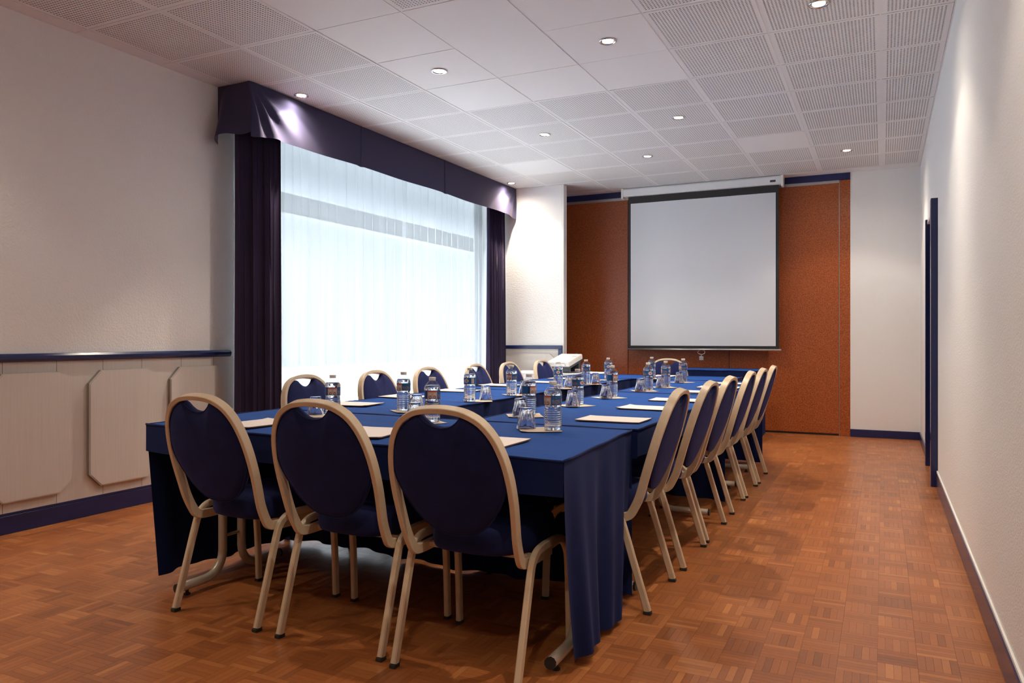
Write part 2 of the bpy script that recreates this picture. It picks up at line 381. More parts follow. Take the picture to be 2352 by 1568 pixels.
t_left=tile_mesh(GX0+.6-XL-GAPX,.6-GAPY,False); t_big=tile_mesh(.6-GAPX,1.2-GAPY,False)
ylast=YB-(GY0+6.6)
t_last=tile_mesh(.6-GAPX,ylast-.01,False); t_lastr=tile_mesh(wr-.012,ylast-.01,False)
PLAIN={(3,2),(3,3),(3,4),(4,4),(5,2),(5,3),(5,4),(2,8),(6,8),(3,1),(5,1)}
for j in range(-1,12):
    for i in range(0,9):
        cx,cy=cell(i,j)
        if j==11: cy=GY0+6.6+ylast/2
        if i==0: me=t_left; cx=(XL+GX0+.6)/2
        elif i==8: me=t_right; cx=GX0+4.8+wr/2
        elif j==11: me=t_last
        elif (i,j)==(4,2): me=t_big; cy+=.3
        elif (i,j)==(4,3): continue
        elif (i,j) in PLAIN: me=t_plain
        else: me=t_perf
        if j==11 and i==8: me=t_lastr
        if j==11 and i==0: continue
        o=obj('ceiling_tile',me,ceiling,(cx,cy,HC+random.uniform(0,.0012)))
        o.rotation_euler=(random.gauss(0,.0012),random.gauss(0,.0012),0)
for i in range(1,9):
    x=GX0+.6*i; b=B(); b.box(x-.0075,x+.0075,GY0-.6,YB,HC+.0035,HC+.008); obj('tee_bar',b.me('tee_bar','ceiling'),ceiling)
b=B()
for j in range(0,12): y=GY0+.6*j; b.box(XL,XR,y-.006,y+.006,HC+.007,HC+.0075)
obj('cross_bars',b.me('cross_bars','ceiling'),ceiling)
b=B(); b.box(XR-.008,XR,GY0-.6,YB,HC-.002,HC+.01); b.box(XL,XL+.01,GY0-.6,YB,HC+.0,HC+.01); obj('edge_angle',b.me('edge_angle','ceiling'),ceiling)

# downlights
def ring(b,prof,seg=32,mi=0): b.lathe(prof,seg,mi,cap=False)
LN={(1,3):'round recessed ceiling light just before the near end of the navy pelmet',(3,3):'round chrome-rimmed ceiling light in a plain tile, left of the long plain panel',
 (5,3):'round chrome-rimmed ceiling light in a plain tile, right of the long plain panel',(7,3):'round ceiling light cut by the top edge, nearest the right wall',
 (3,6):'round ceiling light in a perforated tile above the middle of the window',(5,6):'round ceiling light in a perforated tile right of the middle, above the screen',
 (4,8):'small round ceiling light nearest the top of the projection screen',(1,9):'round ceiling light at the far end of the pelmet, above the white wall stub',
 (7,9):'round ceiling light at the far right, above the blue beam end'}
b=B(); ring(b,[(.054,0),(.054,-.003),(.050,-.005),(.044,-.003),(.040,.004)]); rim_me=b.me('lamp_rim','steel',smooth=True)
b=B(); b.lathe([(.0335,.0008),(.0335,-.0015),(.028,-.0035),(.012,-.0045)],28); lens_me=b.me('lamp_lens','glow',smooth=True)
b=B(); ring(b,[(.043,-.0005),(.036,.0002),(.033,.0005)]); refl_me=b.me('lamp_reflector','alu',smooth=True)
for ij in LAMPS:
    c=cell(*ij); t=empty('ceiling_light',(c[0],c[1],HC-.0022),0,LN[ij],'ceiling light','recessed lights in the ceiling')
    obj('rim',rim_me,t); obj('lens',lens_me,t); obj('reflector',refl_me,t)

# ------------------------------------------------------------------ window
win=tag_struct(obj('window_1',None,None,(0,0,0)))
XW=-4.52
def wf(name,*a,m='frame_grey'): b=B(); b.box(*a); obj(name,b.me(name,m),win)
wf('window_transom',XW-.08,XW+.05,WY0,WY1,2.12,2.285)
wf('window_head',XW-.06,XW+.03,WY0,WY1,2.77,2.80); wf('window_sill',XW-.06,XW+.03,WY0,WY1,.02,.07)
for y in (WY0+.02,WY1-.02): wf('window_jamb',XW-.06,XW+.03,y-.02,y+.02,.02,2.80)
yy=[WY0+.06,5.60,5.64,6.93,6.97,WY1-.04]
for k in (0,2,4):
    b=B(); b.box(XW-.004,XW,yy[k],yy[k+1],.07,2.12); obj('pane',b.me('pane','pane'),win)
b=B(); b.box(XW-.004,XW,WY0+.06,WY1-.04,2.285,2.77); obj('pane',b.me('pane','pane'),win)
b=B(); b.box(-9.5,XL-.3,-25,45,-.2,-.1); tag_struct(obj('added_terrace',b.me('added_terrace','added_pale')))  # added unseen pale ground, bounces sunlight up to the ceiling
b=B(); b.box(-22,-9.5,-25,45,-.2,-.12); tag_struct(obj('added_lawn',b.me('added_lawn','added_green')))  # added darker ground beyond, so the sheer does not burn out
b=B(); b.box(-22.5,-22,-25,90,-.2,15); tag_struct(obj('added_outside_wall',b.me('added_outside_wall','facade')))  # added block hiding the low bright sky, so the sheer is not overlit

# ================================================================== CURTAINS
def curtain_mesh(name,x,y0,y1,z0,z1,folds,amp,m,seedv,lean=0.,nz=10,over=.0,flare=0.):
    rnd=random.Random(seedv); n=int(folds*12); V=[];F=[]
    ph=[rnd.uniform(.7,1.35) for _ in range(int(folds)+2)]; tot=sum(ph[:int(folds)])
    # cumulative phase with irregular fold widths
    ysamp=[];off=[]
    acc=0
    for k in range(int(folds)):
        for q in range(12):
            u=(acc+ph[k]*q/12)/tot; th=2*pi*q/12
            ysamp.append(y0+(y1-y0)*u+over*sin(2*th)*ph[k]); off.append(amp*ph[k]*sin(th)+amp*.25*sin(3.1*u*20+k))
        acc+=ph[k]
    ysamp.append(y1); off.append(0)
    for j in range(nz+1):
        t=j/nz; z=z1+(z0-z1)*t
        for i,(y,o_) in enumerate(zip(ysamp,off)):
            am=(.65+.35*t)
            V.append((x+o_*am+.004*sin(i*.7+t*5), y+flare*t*((y-(y0+y1)/2)/(y1-y0)), z))
    w=len(ysamp)
    for j in range(nz):
        for i in range(w-1): F.append((j*w+i,(j+1)*w+i,(j+1)*w+i+1,j*w+i+1))
    return mesh(name,V,F,[m],smooth=True)
t=empty('sheer_curtain',(0,0,0),0,'long white see-through net curtain hanging across the whole window','curtain')
obj('voile',curtain_mesh('voile',-4.24,4.12,6.36,.02,2.80,19,.024,'sheer',3,over=.009),t)
obj('voile',curtain_mesh('voile',-4.235,6.30,8.40,.02,2.80,18,.024,'sheer',5,over=.009),t)
t=empty('velvet_drape',(0,0,0),0,'dark navy velvet drape in deep folds at the near end of the window','curtain','velvet drapes beside the window')
obj('drape_cloth',curtain_mesh('drape',-4.155,4.05,4.52,.03,2.80,8,.040,'curtain',11,over=.006),t)
t=empty('velvet_drape',(0,0,0),0,'dark navy velvet drape at the far end of the window, beside the white wall stub','curtain','velvet drapes beside the window')
obj('drape_cloth',curtain_mesh('drape',-4.165,7.94,8.40,.03,2.80,8,.036,'curtain',14,over=.006),t)
# pelmet: fabric stretched round a box board
pel=empty('pelmet',(0,0,0),0,'long navy fabric pelmet boxed above the window, creased at both ends','pelmet')
V=[];F=[];PXF=-4.02; PY0,PY1=4.05,8.405
ns,nz_=260,14
def hem(y):
    z=2.535
    z+=-.045*math.exp(-((y-PY0)/.16)**2)-.035*math.exp(-((y-PY1)/.14)**2)
    for s_ in (5.33,6.72): z+=-.007*math.exp(-((y-s_)/.03)**2)
    z+=.004*sin(y*5)+.02*(y-PY0)/(PY1-PY0)
    return z
for j in range(nz_+1):
    t_=j/nz_
    for i in range(ns+1):
        s_=i/ns; y=PY0+(PY1-PY0)*s_; z=HC-.004+(hem(y)-HC+.004)*t_
        d1=hypot(y-PY0,HC-z+.001); a1=atan2(HC-z,y-PY0+1e-6); d2=hypot(PY1-y,HC-z+.001); a2=atan2(HC-z,PY1-y+1e-6)
        o_=.016*sin(a1*15)*min(1,d1/.25)*math.exp(-(d1/.50)**2)*1.5+.012*sin(a2*13)*min(1,d2/.2)*math.exp(-(d2/.38)**2)
        o_+=.008*t_*sin(y*2.1+1)+.03*t_*math.exp(-((y-PY0)/.25)**2)
        V.append((PXF+o_+.004,y,z))
for j in range(nz_):
    for i in range(ns): a_=j*(ns+1)+i; F.append((a_,a_+ns+1,a_+ns+2,a_+1))
obj('front_fabric',mesh('front_fabric',V,F,['pelmet'],smooth=True),pel)
# near-end return, flaring out
V=[];F=[]
for j in range(nz_+1):
    t_=j/nz_
    for i in range(25):
        s_=i/24; x=PXF+.004+(XL+.006-PXF)*s_+ .03*t_*(1-s_)
        z=HC-.004-(.36+.05*s_+.012*sin(s_*9))*t_
        y=PY0-.10*t_*sin(s_*2.6)**2-.03*t_*sin(s_*11)*s_+.02*s_
        V.append((x,y-.012*t_,z))
for j in range(nz_):
    for i in range(24): a_=j*25+i; F.append((a_,a_+1,a_+26,a_+25))
obj('end_fabric',mesh('end_fabric',V,F,['pelmet'],smooth=True),pel)
b=B(); b.box(XL+.01,PXF-.012,PY0+.01,PY0+.03,2.64,HC-.002); b.box(PXF-.03,PXF-.014,PY0+.01,PY1,2.64,HC-.002); b.box(XL+.001,PXF-.03,PY0+.03,PY1,2.86,HC-.002)
obj('box_board',b.me('box_board','pelmet'),pel)
for y in (5.33,6.72):
    b=B(); b.box(PXF+.009,PXF+.013,y-.002,y+.002,2.545,HC-.006); obj('seam',b.me('seam','pelmet'),pel)

# ================================================================== DOORWAY (right wall)
d=tag_struct(obj('door_1',None))
def dp(name,*a,m='navy_paint',bev=.003): b=B(); b.box(*a,bev=bev); return obj(name,b.me(name,m),d)
dp('door_jamb',XR-.045,XR+.2,DY0-.10,DY0,0,2.09); dp('door_jamb',XR-.035,XR+.2,DY1,DY1+.06,0,2.075)
dp('door_head',XR-.02,XR+.2,DY0,DY1,2.035,2.072,m='paint_white')
dp('door_stop',XR+.03,XR+.2,DY0,DY1,2.015,2.035,m='paint_white')
dl=dp('door_leaf',XR+.12,XR+.155,DY0+.005,DY1-.005,.01,2.012)
b=B(); b.lathe([(.004,0),(.02,.004),(.02,.03),(.006,.036)],16); h=obj('door_handle',b.me('door_handle','steel',smooth=True),dl,(XR+.118,DY0+.08,1.03)); h.rotation_euler=(0,-pi/2,0)

# ================================================================== SCREEN
sc=empty('projection_screen',(-1.92,9.0,0),0,'pull-down white projection screen with black border hanging before the orange partition','screen')
X=lambda x:x+1.92
b=B(); b.prism([(-.045,2.79),(.045,2.79),(.048,2.80),(.048,2.868),(.035,2.884),(-.035,2.884),(-.048,2.868),(-.048,2.80)],'x',X(-2.835),X(-1.02)); obj('case',b.me('case','case'),sc)
for a_,c_ in ((-2.862,-2.835),(-1.02,-.992)):
    b=B(); b.box(X(a_),X(c_),-.054,.054,2.765,2.888,bev=.006); obj('case_end',b.me('case_end','plastic_white'),sc)
b=B(); b.box(X(-1.135),X(-1.075),-.0495,-.047,2.815,2.838,bev=.001); obj('nameplate',b.me('nameplate','plastic_dark'),sc)
V=[];F=[]
def scr(x0,x1,z0,z1,y,m_,name,wav=.004):
    V=[];F=[];n=40
    for z in (z0,z1):
        for i in range(n+1):
            x=x0+(x1-x0)*i/n; V.append((X(x),y+wav*sin(x*22)*0.5+wav*sin(x*7+1),z))
    for i in range(n): F.append((i,i+1,n+2+i,n+1+i))
    return obj(name,mesh(name,V,F,[m_],smooth=True),sc)
scr(-2.787,-1.046,.952,2.79,.004,'screen_black','border_fabric'); scr(-2.757,-1.080,.987,2.706,.0015,'screen_white','screen_surface')
b=B(); b.sweep([(X(-2.80),.002,.944),(X(-1.022),.002,.944)],.022,.022,(0,1,0),round_=True); obj('bottom_bar',b.me('bottom_bar','alu',smooth=True),sc)
cx=X(-1.905); b=B(); b.sweep([(cx+.042*cos(t*pi/12),0,.912+.024*sin(t*pi/12)) for t in range(24)],.006,.006,(0,1,0),round_=True,closed=True)
pr=obj('pull_ring',b.me('pull_ring','steel',smooth=True),sc)
b=B(); b.box(cx-.004,cx+.004,-.003,.003,.866,.890); b.box(cx-.024,cx+.024,-.003,.003,.820,.866,bev=.001); b.lathe([(.010,-.001),(.010,.001)],12,0,(cx,-.0035,.843)); obj('pull_tag',b.me('pull_tag','alu'),pr)

# ================================================================== TABLES
ZT=.700
def tube(b,path,r): b.sweep(path,2*r,2*r,(0,0,1) if abs(Vector(path[1])[2]-Vector(path[0])[2])<1e-3 else (1,0,0),round_=True)
def table(name_label,x0,x1,y0,y1,axis,z=ZT,foot=0.0,legs=None,off=0.0,group='folding tables under navy cloths'):
    """axis: direction of the feet ('x' or 'y'); legs stand near both ends of the other direction"""
    cx,cy=(x0+x1)/2,(y0+y1)/2; t=empty('conference_table',(cx,cy,0),0,name_label,'table',group)
    hx,hy=(x1-x0)/2-.012,(y1-y0)/2-.012
    b=B(); b.box(-hx,hx,-hy,hy,z-.030,z-.006,bev=.003); obj('tabletop',b.me('tabletop','wood_board'),t)
    R=.019
    ends=(-1,1)
    for e_ in ends:
        for s_ in (-1,1):
            if axis=='y':
                ex=(legs[(e_+1)//2]-cx) if legs else e_*(hx-.09); H=hy; P=lambda a,zz: (ex,a+off,zz)
            else:
                ey=(legs[(e_+1)//2]-cy) if legs else e_*(hy-.45); H=hx; P=lambda a,zz: (a,ey,zz)
            arc=[(s_*(.055+.10*(1-cos(q*pi/12))),.020+R+.10*(1-sin(q*pi/12))) for q in range(0,7)]
            path=[P(s_*.055,z-.03)]+[P(a,zz) for a,zz in arc]+[P(s_*(H+foot-.005),.020+R)]
            b=B(); b.sweep([path[0]]+path[1:],2*R,2*R,(1,0,0) if axis=='y' else (0,1,0),round_=True)
            lg=obj('leg',b.me('leg','table_metal',smooth=True),t)
            b=B(); b.sweep([P(s_*(H+foot-.006),.020+R),P(s_*(H+foot+.004),.020+R)],2*R*1.03,2*R*1.03,(0,0,1),round_=True); obj('end_cap',b.me('end_cap','rubber'),lg)
            p=P(s_*(H+foot-.05),0); b=B(); b.lathe([(.014,0),(.014,.006),(.007,.010),(.007,.022)],10,0,p); obj('foot_pad',b.me('foot_pad','rubber'),lg)
        b=B(); q=.20; b.sweep([P(-.055,q),P(.055,q)],.014,.014,(0,0,1),round_=True); obj('crossbar',b.me('crossbar','table_metal'),t)
    return t
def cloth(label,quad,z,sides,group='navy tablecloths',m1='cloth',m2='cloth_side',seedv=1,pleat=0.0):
    """quad: four corners FL,FR,BR,BL (x,y); sides: 4 entries front,right,back,left: drop length or 0"""
    rnd=random.Random(seedv); q=[Vector((p[0],p[1],0)) for p in quad]; c=sum(q,Vector())/4
    t=empty('tablecloth',(c.x,c.y,0),0,label,'tablecloth',group); q=[p-c for p in q]
    nu,nv=48,36; V=[];F=[]
    for j in range(nv+1):
        v=j/nv
        for i in range(nu+1):
            u=i/nu; p=(q[0]*(1-u)+q[1]*u)*(1-v)+(q[3]*(1-u)+q[2]*u)*v
            ed=min(u,1-u,v,1-v)*12; ed=min(1,ed)
            V.append((p.x,p.y,z+.0012*ed*sin(p.x*9+p.y*23+seedv)*1.0-.0))
    for j in range(nv):
        for i in range(nu): a=j*(nu+1)+i; F.append((a,a+1,a+nu+2,a+nu+1))
    obj('cloth_top',mesh('cloth_top',V,F,[m1],smooth=True),t)
    for k in range(4):
        a_,b_=q[k],q[(k+1)%4]; dr=sides[k]
        # piping along the edge
        n_=int((b_-a_).length/.08)+2
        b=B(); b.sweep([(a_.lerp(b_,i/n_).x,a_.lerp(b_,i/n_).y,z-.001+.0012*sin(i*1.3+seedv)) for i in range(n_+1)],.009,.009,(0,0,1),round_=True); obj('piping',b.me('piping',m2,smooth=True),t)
        if not dr: continue
        dr,kind=dr if isinstance(dr,tuple) else (dr,'full')
        ln=(b_-a_).length; d=(b_-a_)/ln; nrm=Vector((d.y,-d.x,0)); n=max(8,int(ln/.018)); nz=16 if dr>.3 else 5
        fr=rnd.uniform(7,10); p1,p2=rnd.uniform(0,6),rnd.uniform(0,6)
        V=[];F=[]
        for j in range(nz+1):
            t_=j/nz
            for i in range(n+1):
                s_=i/n; l_=s_*ln
                if pleat: o_=pleat*(.3+.7*t_)*sin(l_*60)
                elif dr>.3: o_=(.020*sin(l_*fr*2+p1)+.012*sin(l_*fr*4.3+p2))*t_**.7+.006*t_
                else: o_=(.007*sin(l_*7+p1)+.004*sin(l_*17+p2))*t_+.004*t_
                ed_=min(1,min(s_,1-s_)*10); o_*=.35+.65*ed_
                hz=dr*(1+ (.012 if dr>.3 else .05)*sin(l_*5+p2)*t_)
                if kind=='pull':   # hem drawn in at the ends
                    sh=(.13*(1-s_)**2-.16*s_**2)*t_**1.5
                else: sh=0
                if kind=='in': o_-=.075*t_
                p=a_+d*(l_+sh)+nrm*(o_+.001); V.append((p.x,p.y,max(z-hz*t_,.012)))
        for j in range(nz):
            for i in range(n): a=j*(n+1)+i; F.append((a,a+n+1,a+n+2,a+1))
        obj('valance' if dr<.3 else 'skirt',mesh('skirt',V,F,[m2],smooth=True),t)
    return t
VAL=.115
table('folding table at the near end, under the wide navy cloth in front',-2.86,-.93,2.36,3.00,'y',foot=-.01,legs=(-2.63,-.955),off=-.13)
cloth('wide navy cloth over the near cross table, with a full drape at its right end',[(-2.90,2.32),(-.875,2.17),(-.925,3.03),(-2.88,3.12)],ZT,[VAL,(.67,'pull'),.68,(.66,'in')],seedv=2)
table('folding table of the left arm nearest the front cross table',-2.85,-2.11,3.14,4.98,'x')
cloth('navy cloth on the left arm table nearest the front cross table',[(-2.86,3.13),(-2.10,3.10),(-2.12,4.985),(-2.85,4.985)],ZT,[VAL,.68,.6,VAL],seedv=3)
table('folding table of the left arm farther back, joining the far cross table',-2.84,-2.12,5.01,6.84,'x')
cloth('navy cloth on the left arm table farther back, beside the last window chairs',[(-2.85,4.995),(-2.12,4.995),(-2.10,6.85),(-2.84,6.85)],ZT,[.6,.68,.0,VAL],seedv=4)
table('folding table of the right arm nearest the front, under the near aisle chairs',-1.68,-.92,3.07,5.08,'x',legs=(3.11,4.62))
cloth('navy cloth on the right arm table nearest the front',[(-1.69,3.06),(-.905,3.05),(-.915,5.085),(-1.70,5.14)],ZT,[VAL,VAL,.0,.68],seedv=5)
table('folding table of the right arm farther back, under the far aisle chairs',-1.69,-.93,5.14,6.84,'x')
cloth('navy cloth on the right arm table farther back, with a long drape',[(-1.70,5.15),(-.925,5.10),(-.93,6.845),(-1.74,6.85)],ZT,[.685,VAL,.685,.68],seedv=6)
table('folding table across the far end, before the lone far chair',-2.82,-1.24,6.87,7.58,'y')
cloth('navy cloth across the far end, in front of the lone far chair',[(-2.85,6.87),(-1.22,6.865),(-1.22,7.60),(-2.85,7.60)],ZT,[.685,.6,VAL,.5],seedv=7)
table('side table against the orange partition, behind the far chair',-2.05,-1.17,8.12,8.66,'y',z=.74)
cloth('pleated navy cloth on the side table against the orange partition',[(-2.08,8.10),(-1.15,8.10),(-1.15,8.68),(-2.08,8.68)],.74,[.725,.7,.0,.7],seedv=8,pleat=.008)
table('projector table in the far left corner under a white cloth',-3.83,-2.78,7.67,8.28,'y',z=.69,group='side tables by the partition')
cloth('white cloth on the projector table in the far left corner',[(-3.86,7.65),(-2.75,7.65),(-2.75,8.30),(-3.86,8.30)],.69,[.66,.6,0,.6],m1='white_cloth',m2='white_cloth',seedv=9,group='side table cloths')

# ================================================================== CHAIRS
def plane_y(z): return .062-.30*(z-.38)
def make_chair():
    t=empty('banquet_chair',(0,0,0)); fr='chair_frame'
    for s in (-1,1):
        X_=s*.222
        rear=catmull([(X_,.004,.012),(X_,.055,.18),(X_,.100,.328),(X_,.118,.368),(X_,.150,.392),(X_,.195,.399),(X_,.255,.399)],4)
        front=catmull([(X_,.432,.012),(X_,.426,.17),(X_,.416,.30),(X_,.402,.345),(X_,.372,.378),(X_,.325,.396),(X_,.255,.399)],4)
        for nm,p in (('rear',rear),('front',front)):
            b=B(); b.sweep(p,.020,.028,(1,0,0)); lg=obj('leg',b.me('leg',fr),t); smooth_angle(lg,40)
            f0=Vector(p[0]); b=B(); b.box(f0.x-.0115,f0.x+.0115,f0.y-.0155,f0.y+.0155,0,.013,bev=.002); obj('foot_cap',b.me('foot_cap','rubber'),lg)
        b=B(); b.sweep([(s*.203,.15,.363),(s*.203,.40,.376)],.018,.018,(1,0,0)); smooth_angle(obj('seat_rail',b.me('seat_rail',fr),t))
        b=B(); b.lathe([(.006,0),(.006,.0015)],10,0,(0,0,0)); 
    # back frame: one bent bar
    half=[(.203,.30,.3635),(.202,.20,.3630),(.200,.118,.3645),(.199,.084,.373),(.200,.066,.397)]
    half+=[(x,plane_y(z),z) for x,z in ((.2035,.45),(.2085,.52),(.2115,.585),(.2085,.655),(.197,.72),(.174,.778),(.138,.822),(.090,.8475),(.045,.856))]
    path=[(-x,y,z) for x,y,z in half]+[(0,plane_y(.8585),.8585)]+[(x,y,z) for x,y,z in reversed(half)]
    b=B(); b.sweep(catmull(path,3),.034,.0185,(0,-.2,1),bev=.002); smooth_angle(obj('back_frame',b.me('back_frame',fr),t),40)
    # backrest pad with hand slot at the top
    lo=[Vector((x,z,0)) for x,z in [(0,.452),(.055,.459),(.100,.482),(.137,.518),(.167,.562),(.188,.605),(.1985,.65),(.196,.69),(.186,.73),(.165,.772),(.131,.811),(.084,.8385)]]
    up=[Vector((x,z,0)) for x,z in [(.074,.8385),(.058,.822),(.032,.806),(0,.8005)]]
    hp=catmull(lo,2)+catmull(up,3); ol=[(p.x,p.y) for p in hp]+[(-p.x,p.y) for p in reversed(hp[1:-1])]
    c0=(0,.645); V=[];F=[]; n=len(ol); rings=[(1,.008),(.985,.013),(.95,.018),(.86,.023),(.65,.0275),(.35,.030),(.1,.031)]
    nr=Vector((0,1,.30)).normalized()
    def P(x,z,o): return Vector((x,plane_y(z),z))+nr*o
    for side in (1,-1):
        for sc_,th in rings:
            th=th*(1.15 if side==1 else .85)
            for (x,z) in ol: V.append(P(c0[0]+(x-c0[0])*sc_,c0[1]+(z-c0[1])*sc_,side*th))
    R_=len(rings)
    for si in range(2):
        o_=si*R_*n
        for k in range(R_-1):
            for i in range(n):
                j=(i+1)%n; f=(o_+k*n+i,o_+k*n+j,o_+(k+1)*n+j,o_+(k+1)*n+i); F.append(f if si==0 else f[::-1])
        f=tuple(o_+(R_-1)*n+i for i in range(n)); F.append(f if si==0 else f[::-1])
    for i in range(n): j=(i+1)%n; F.append((i,R_*n+i,R_*n+j,j))
    bk=obj('backrest',mesh('backrest',V,F,['velvet'],smooth=True),t)
    b=B(); b.sweep([P(x,z,-.010) for x,z in ol],.005,.005,(0,1,0),round_=True,closed=True); obj('piping',b.me('piping','velvet',smooth=True),bk)
    # seat cushion
    ol=[]
    for i in range(40):
        a=2*pi*i/40; ca_,sa_=cos(a),sin(a); x=.190*(abs(ca_)**.55)*(1 if ca_>=0 else -1); y=.205*(abs(sa_)**.7)*(1 if sa_>=0 else -1)
        x*=1-.10*max(0,-sa_); ol.append((x,y))
    V=[];F=[]; rr=[(.90,-.056),(.97,-.050),(1.0,-.034),(1.0,.008),(.975,.024),(.93,.032),(.8,.038),(.5,.043),(.15,.045)]
    for s_,z in rr:
        for x,y in ol: V.append((x*s_,.282+y*s_,.430+z))
    n=40
    for k in range(len(rr)-1):
        for i in range(n): j=(i+1)%n; F.append((k*n+i,k*n+j,(k+1)*n+j,(k+1)*n+i))
    F.append(tuple(range(n-1,-1,-1))); F.append(tuple((len(rr)-1)*n+i for i in range(n)))
    obj('seat',mesh('seat',V,F,['velvet'],smooth=True),t)
    b=B(); b.box(-.205,.205,.17,.20,.358,.374); b.box(-.205,.205,.36,.39,.362,.376); obj('seat_frame',b.me('seat_frame',fr),t)
    return t
proto=make_chair(); first=[True]
def chair(x,y,rz,label,group):
    o=proto if first[0] else copy_tree(proto); first[0]=False
    o.location=(x,y,0); o.rotation_euler=(0,0,rz); o['label']=label; o['category']='chair'; o['group']=group
gF='chairs along the near side'
chair(-2.29,2.13,-.045,'blue velvet chair with cream frame seen from behind, leftmost of the three in front',gF)
chair(-1.73,2.11,-.01,'blue velvet chair with cream frame seen from behind, middle of the three in front',gF)
chair(-1.216,2.085,.0,'largest blue velvet chair, seen from behind at the right front table corner',gF)
ordn=['nearest the camera','second from the near end','third from the near end','fourth from the near end','fifth from the near end','at the far end']
for k,(y,a) in enumerate(zip([3.14,3.765,4.30,5.02,5.56,6.12],[.03,0,-.02,.01,0,.02])):
    chair(-.828,y,pi/2+a,'navy aisle chair with cream frame, '+ordn[k]+' of the right-hand row','chairs along the right aisle')
for k,(y,a) in enumerate(zip([3.39,4.06,4.69,5.41,6.02,6.74],[0,.03,-.02,.02,.0,-.02])):
    chair(-2.875,y,-pi/2+a,'navy window-side chair with cream frame, '+ordn[k]+' of the left-hand row','chairs along the window')
chair(-1.965,7.63,pi,'lone cream-framed navy chair at the far end before the orange partition','chair at the far end')

# ================================================================== TABLE SETTING
def view_off(x,y,d): r_=hypot(x,y); return (x+x/r_*d, y+y/r_*d)
# --- bottle
def bottle_proto():
    t=empty('water_bottle',(0,0,0))
    prof=[(.026,0),(.033,.003),(.0355,.012)]
    for k in range(7): z0=.016+k*.0092; prof+=[(.0345,z0),(.0365,z0+.0035),(.0365,z0+.0060),(.0347,z0+.0088)]
    prof+=[(.0350,.084),(.0338,.088),(.0335,.095),(.0350,.100),(.0353,.1025),(.0353,.1415),(.0362,.144),(.0362,.149),(.0340,.157),(.027,.168),(.0185,.178),(.0138,.183),(.0128,.186),(.0128,.189)]
    b=B(); b.lathe(prof,32); obj('plastic_body',b.me('plastic_body','bottle',smooth=True),t)
    wp=[(r-.0012,z+.001) for r,z in prof if z<.158]+[(.030,.162)]
    b=B(); b.lathe(wp,32); smooth_angle(obj('water',b.me('water','water'),t),60)
    b=B(); b.lathe([(.0150,.187),(.0154,.188),(.0154,.197),(.0145,.198)],24); b.lathe([(.0145,.1835),(.0148,.1845),(.0148,.1862)],24); obj('cap',b.me('cap','cap'),t)
    # printed label: angle 0 = +x, counter-clockwise: panel(0) text(75) oval(145) barcode(215) blue
    na,nz=120,20; R_=.0358; V=[];F=[];I=[]; mats=['l_blue','l_navy','l_tan','l_red','l_brown','l_grey','l_cyan','l_pink','l_green','l_pale']
    for j in range(nz+1):
        for i in range(na): a=2*pi*i/na; V.append((R_*cos(a),R_*sin(a),.1030+.038*j/nz))
    rn=random.Random(2)
    for j in range(nz):
        for i in range(na):
            k=(i+1)%na; F.append((j*na+i,j*na+k,(j+1)*na+k,(j+1)*na+i))
            A=(i+.5)*360/na; A=A if A<320 else A-360; v=(j+.5)/nz; c=0
            if v<.06 or v>.97: c=1
            if abs(A)<=36 and .05<v<.93:
                c=3 if v>.82 else 2
                for cc in (-16,16):
                    r2=((A-cc)/11)**2+((v-.22)/.16)**2
                    if .35<r2<1: c=4
                    r3=((A-cc)/10)**2+((v-.58)/.10)**2
                    if r3<1: c=9
            elif 44<=A<=106:
                if .08<v<.60: c=5 if rn.random()<.75 else 1
                else: c=1
            elif 112<A<178:
                r2=((A-146)/25)**2+((v-.5)/.30)**2; c=0
                if r2<1: c=7
                if ((A-152)/9)**2+((v-.86)/.10)**2<1: c=8
                if ((A-146)/7)**2+((v-.48)/.10)**2<1: c=4
            elif 196<A<226 and .1<v<.9: c=9 if (i%2) else 2
            elif A>290: c=1 if (A>305) else 0
            I.append(c)
    lb=obj('label',mesh('label',V,F,mats,I,smooth=True),t)
    # pale blue word along the top of the text block
    fc=bpy.data.curves.new('word','FONT'); fc.body='ELBONI'; fc.size=.0125; fc.align_x='CENTER'; fo=bpy.data.objects.new('word_tmp',fc); COL.objects.link(fo)
    dg=bpy.context.evaluated_depsgraph_get(); tm=bpy.data.meshes.new_from_object(fo.evaluated_get(dg)); bpy.data.objects.remove(fo)
    for v in tm.vertices:
        a=radians(75)+v.co.x*.80/R_; v.co=Vector(((R_+.0003)*cos(a),(R_+.0003)*sin(a),.1290+v.co.y))
    tm.materials.clear(); tm.materials.append(M['l_cyan']); tm.name='label_word'
    obj('label_word',tm,lb)
    return t
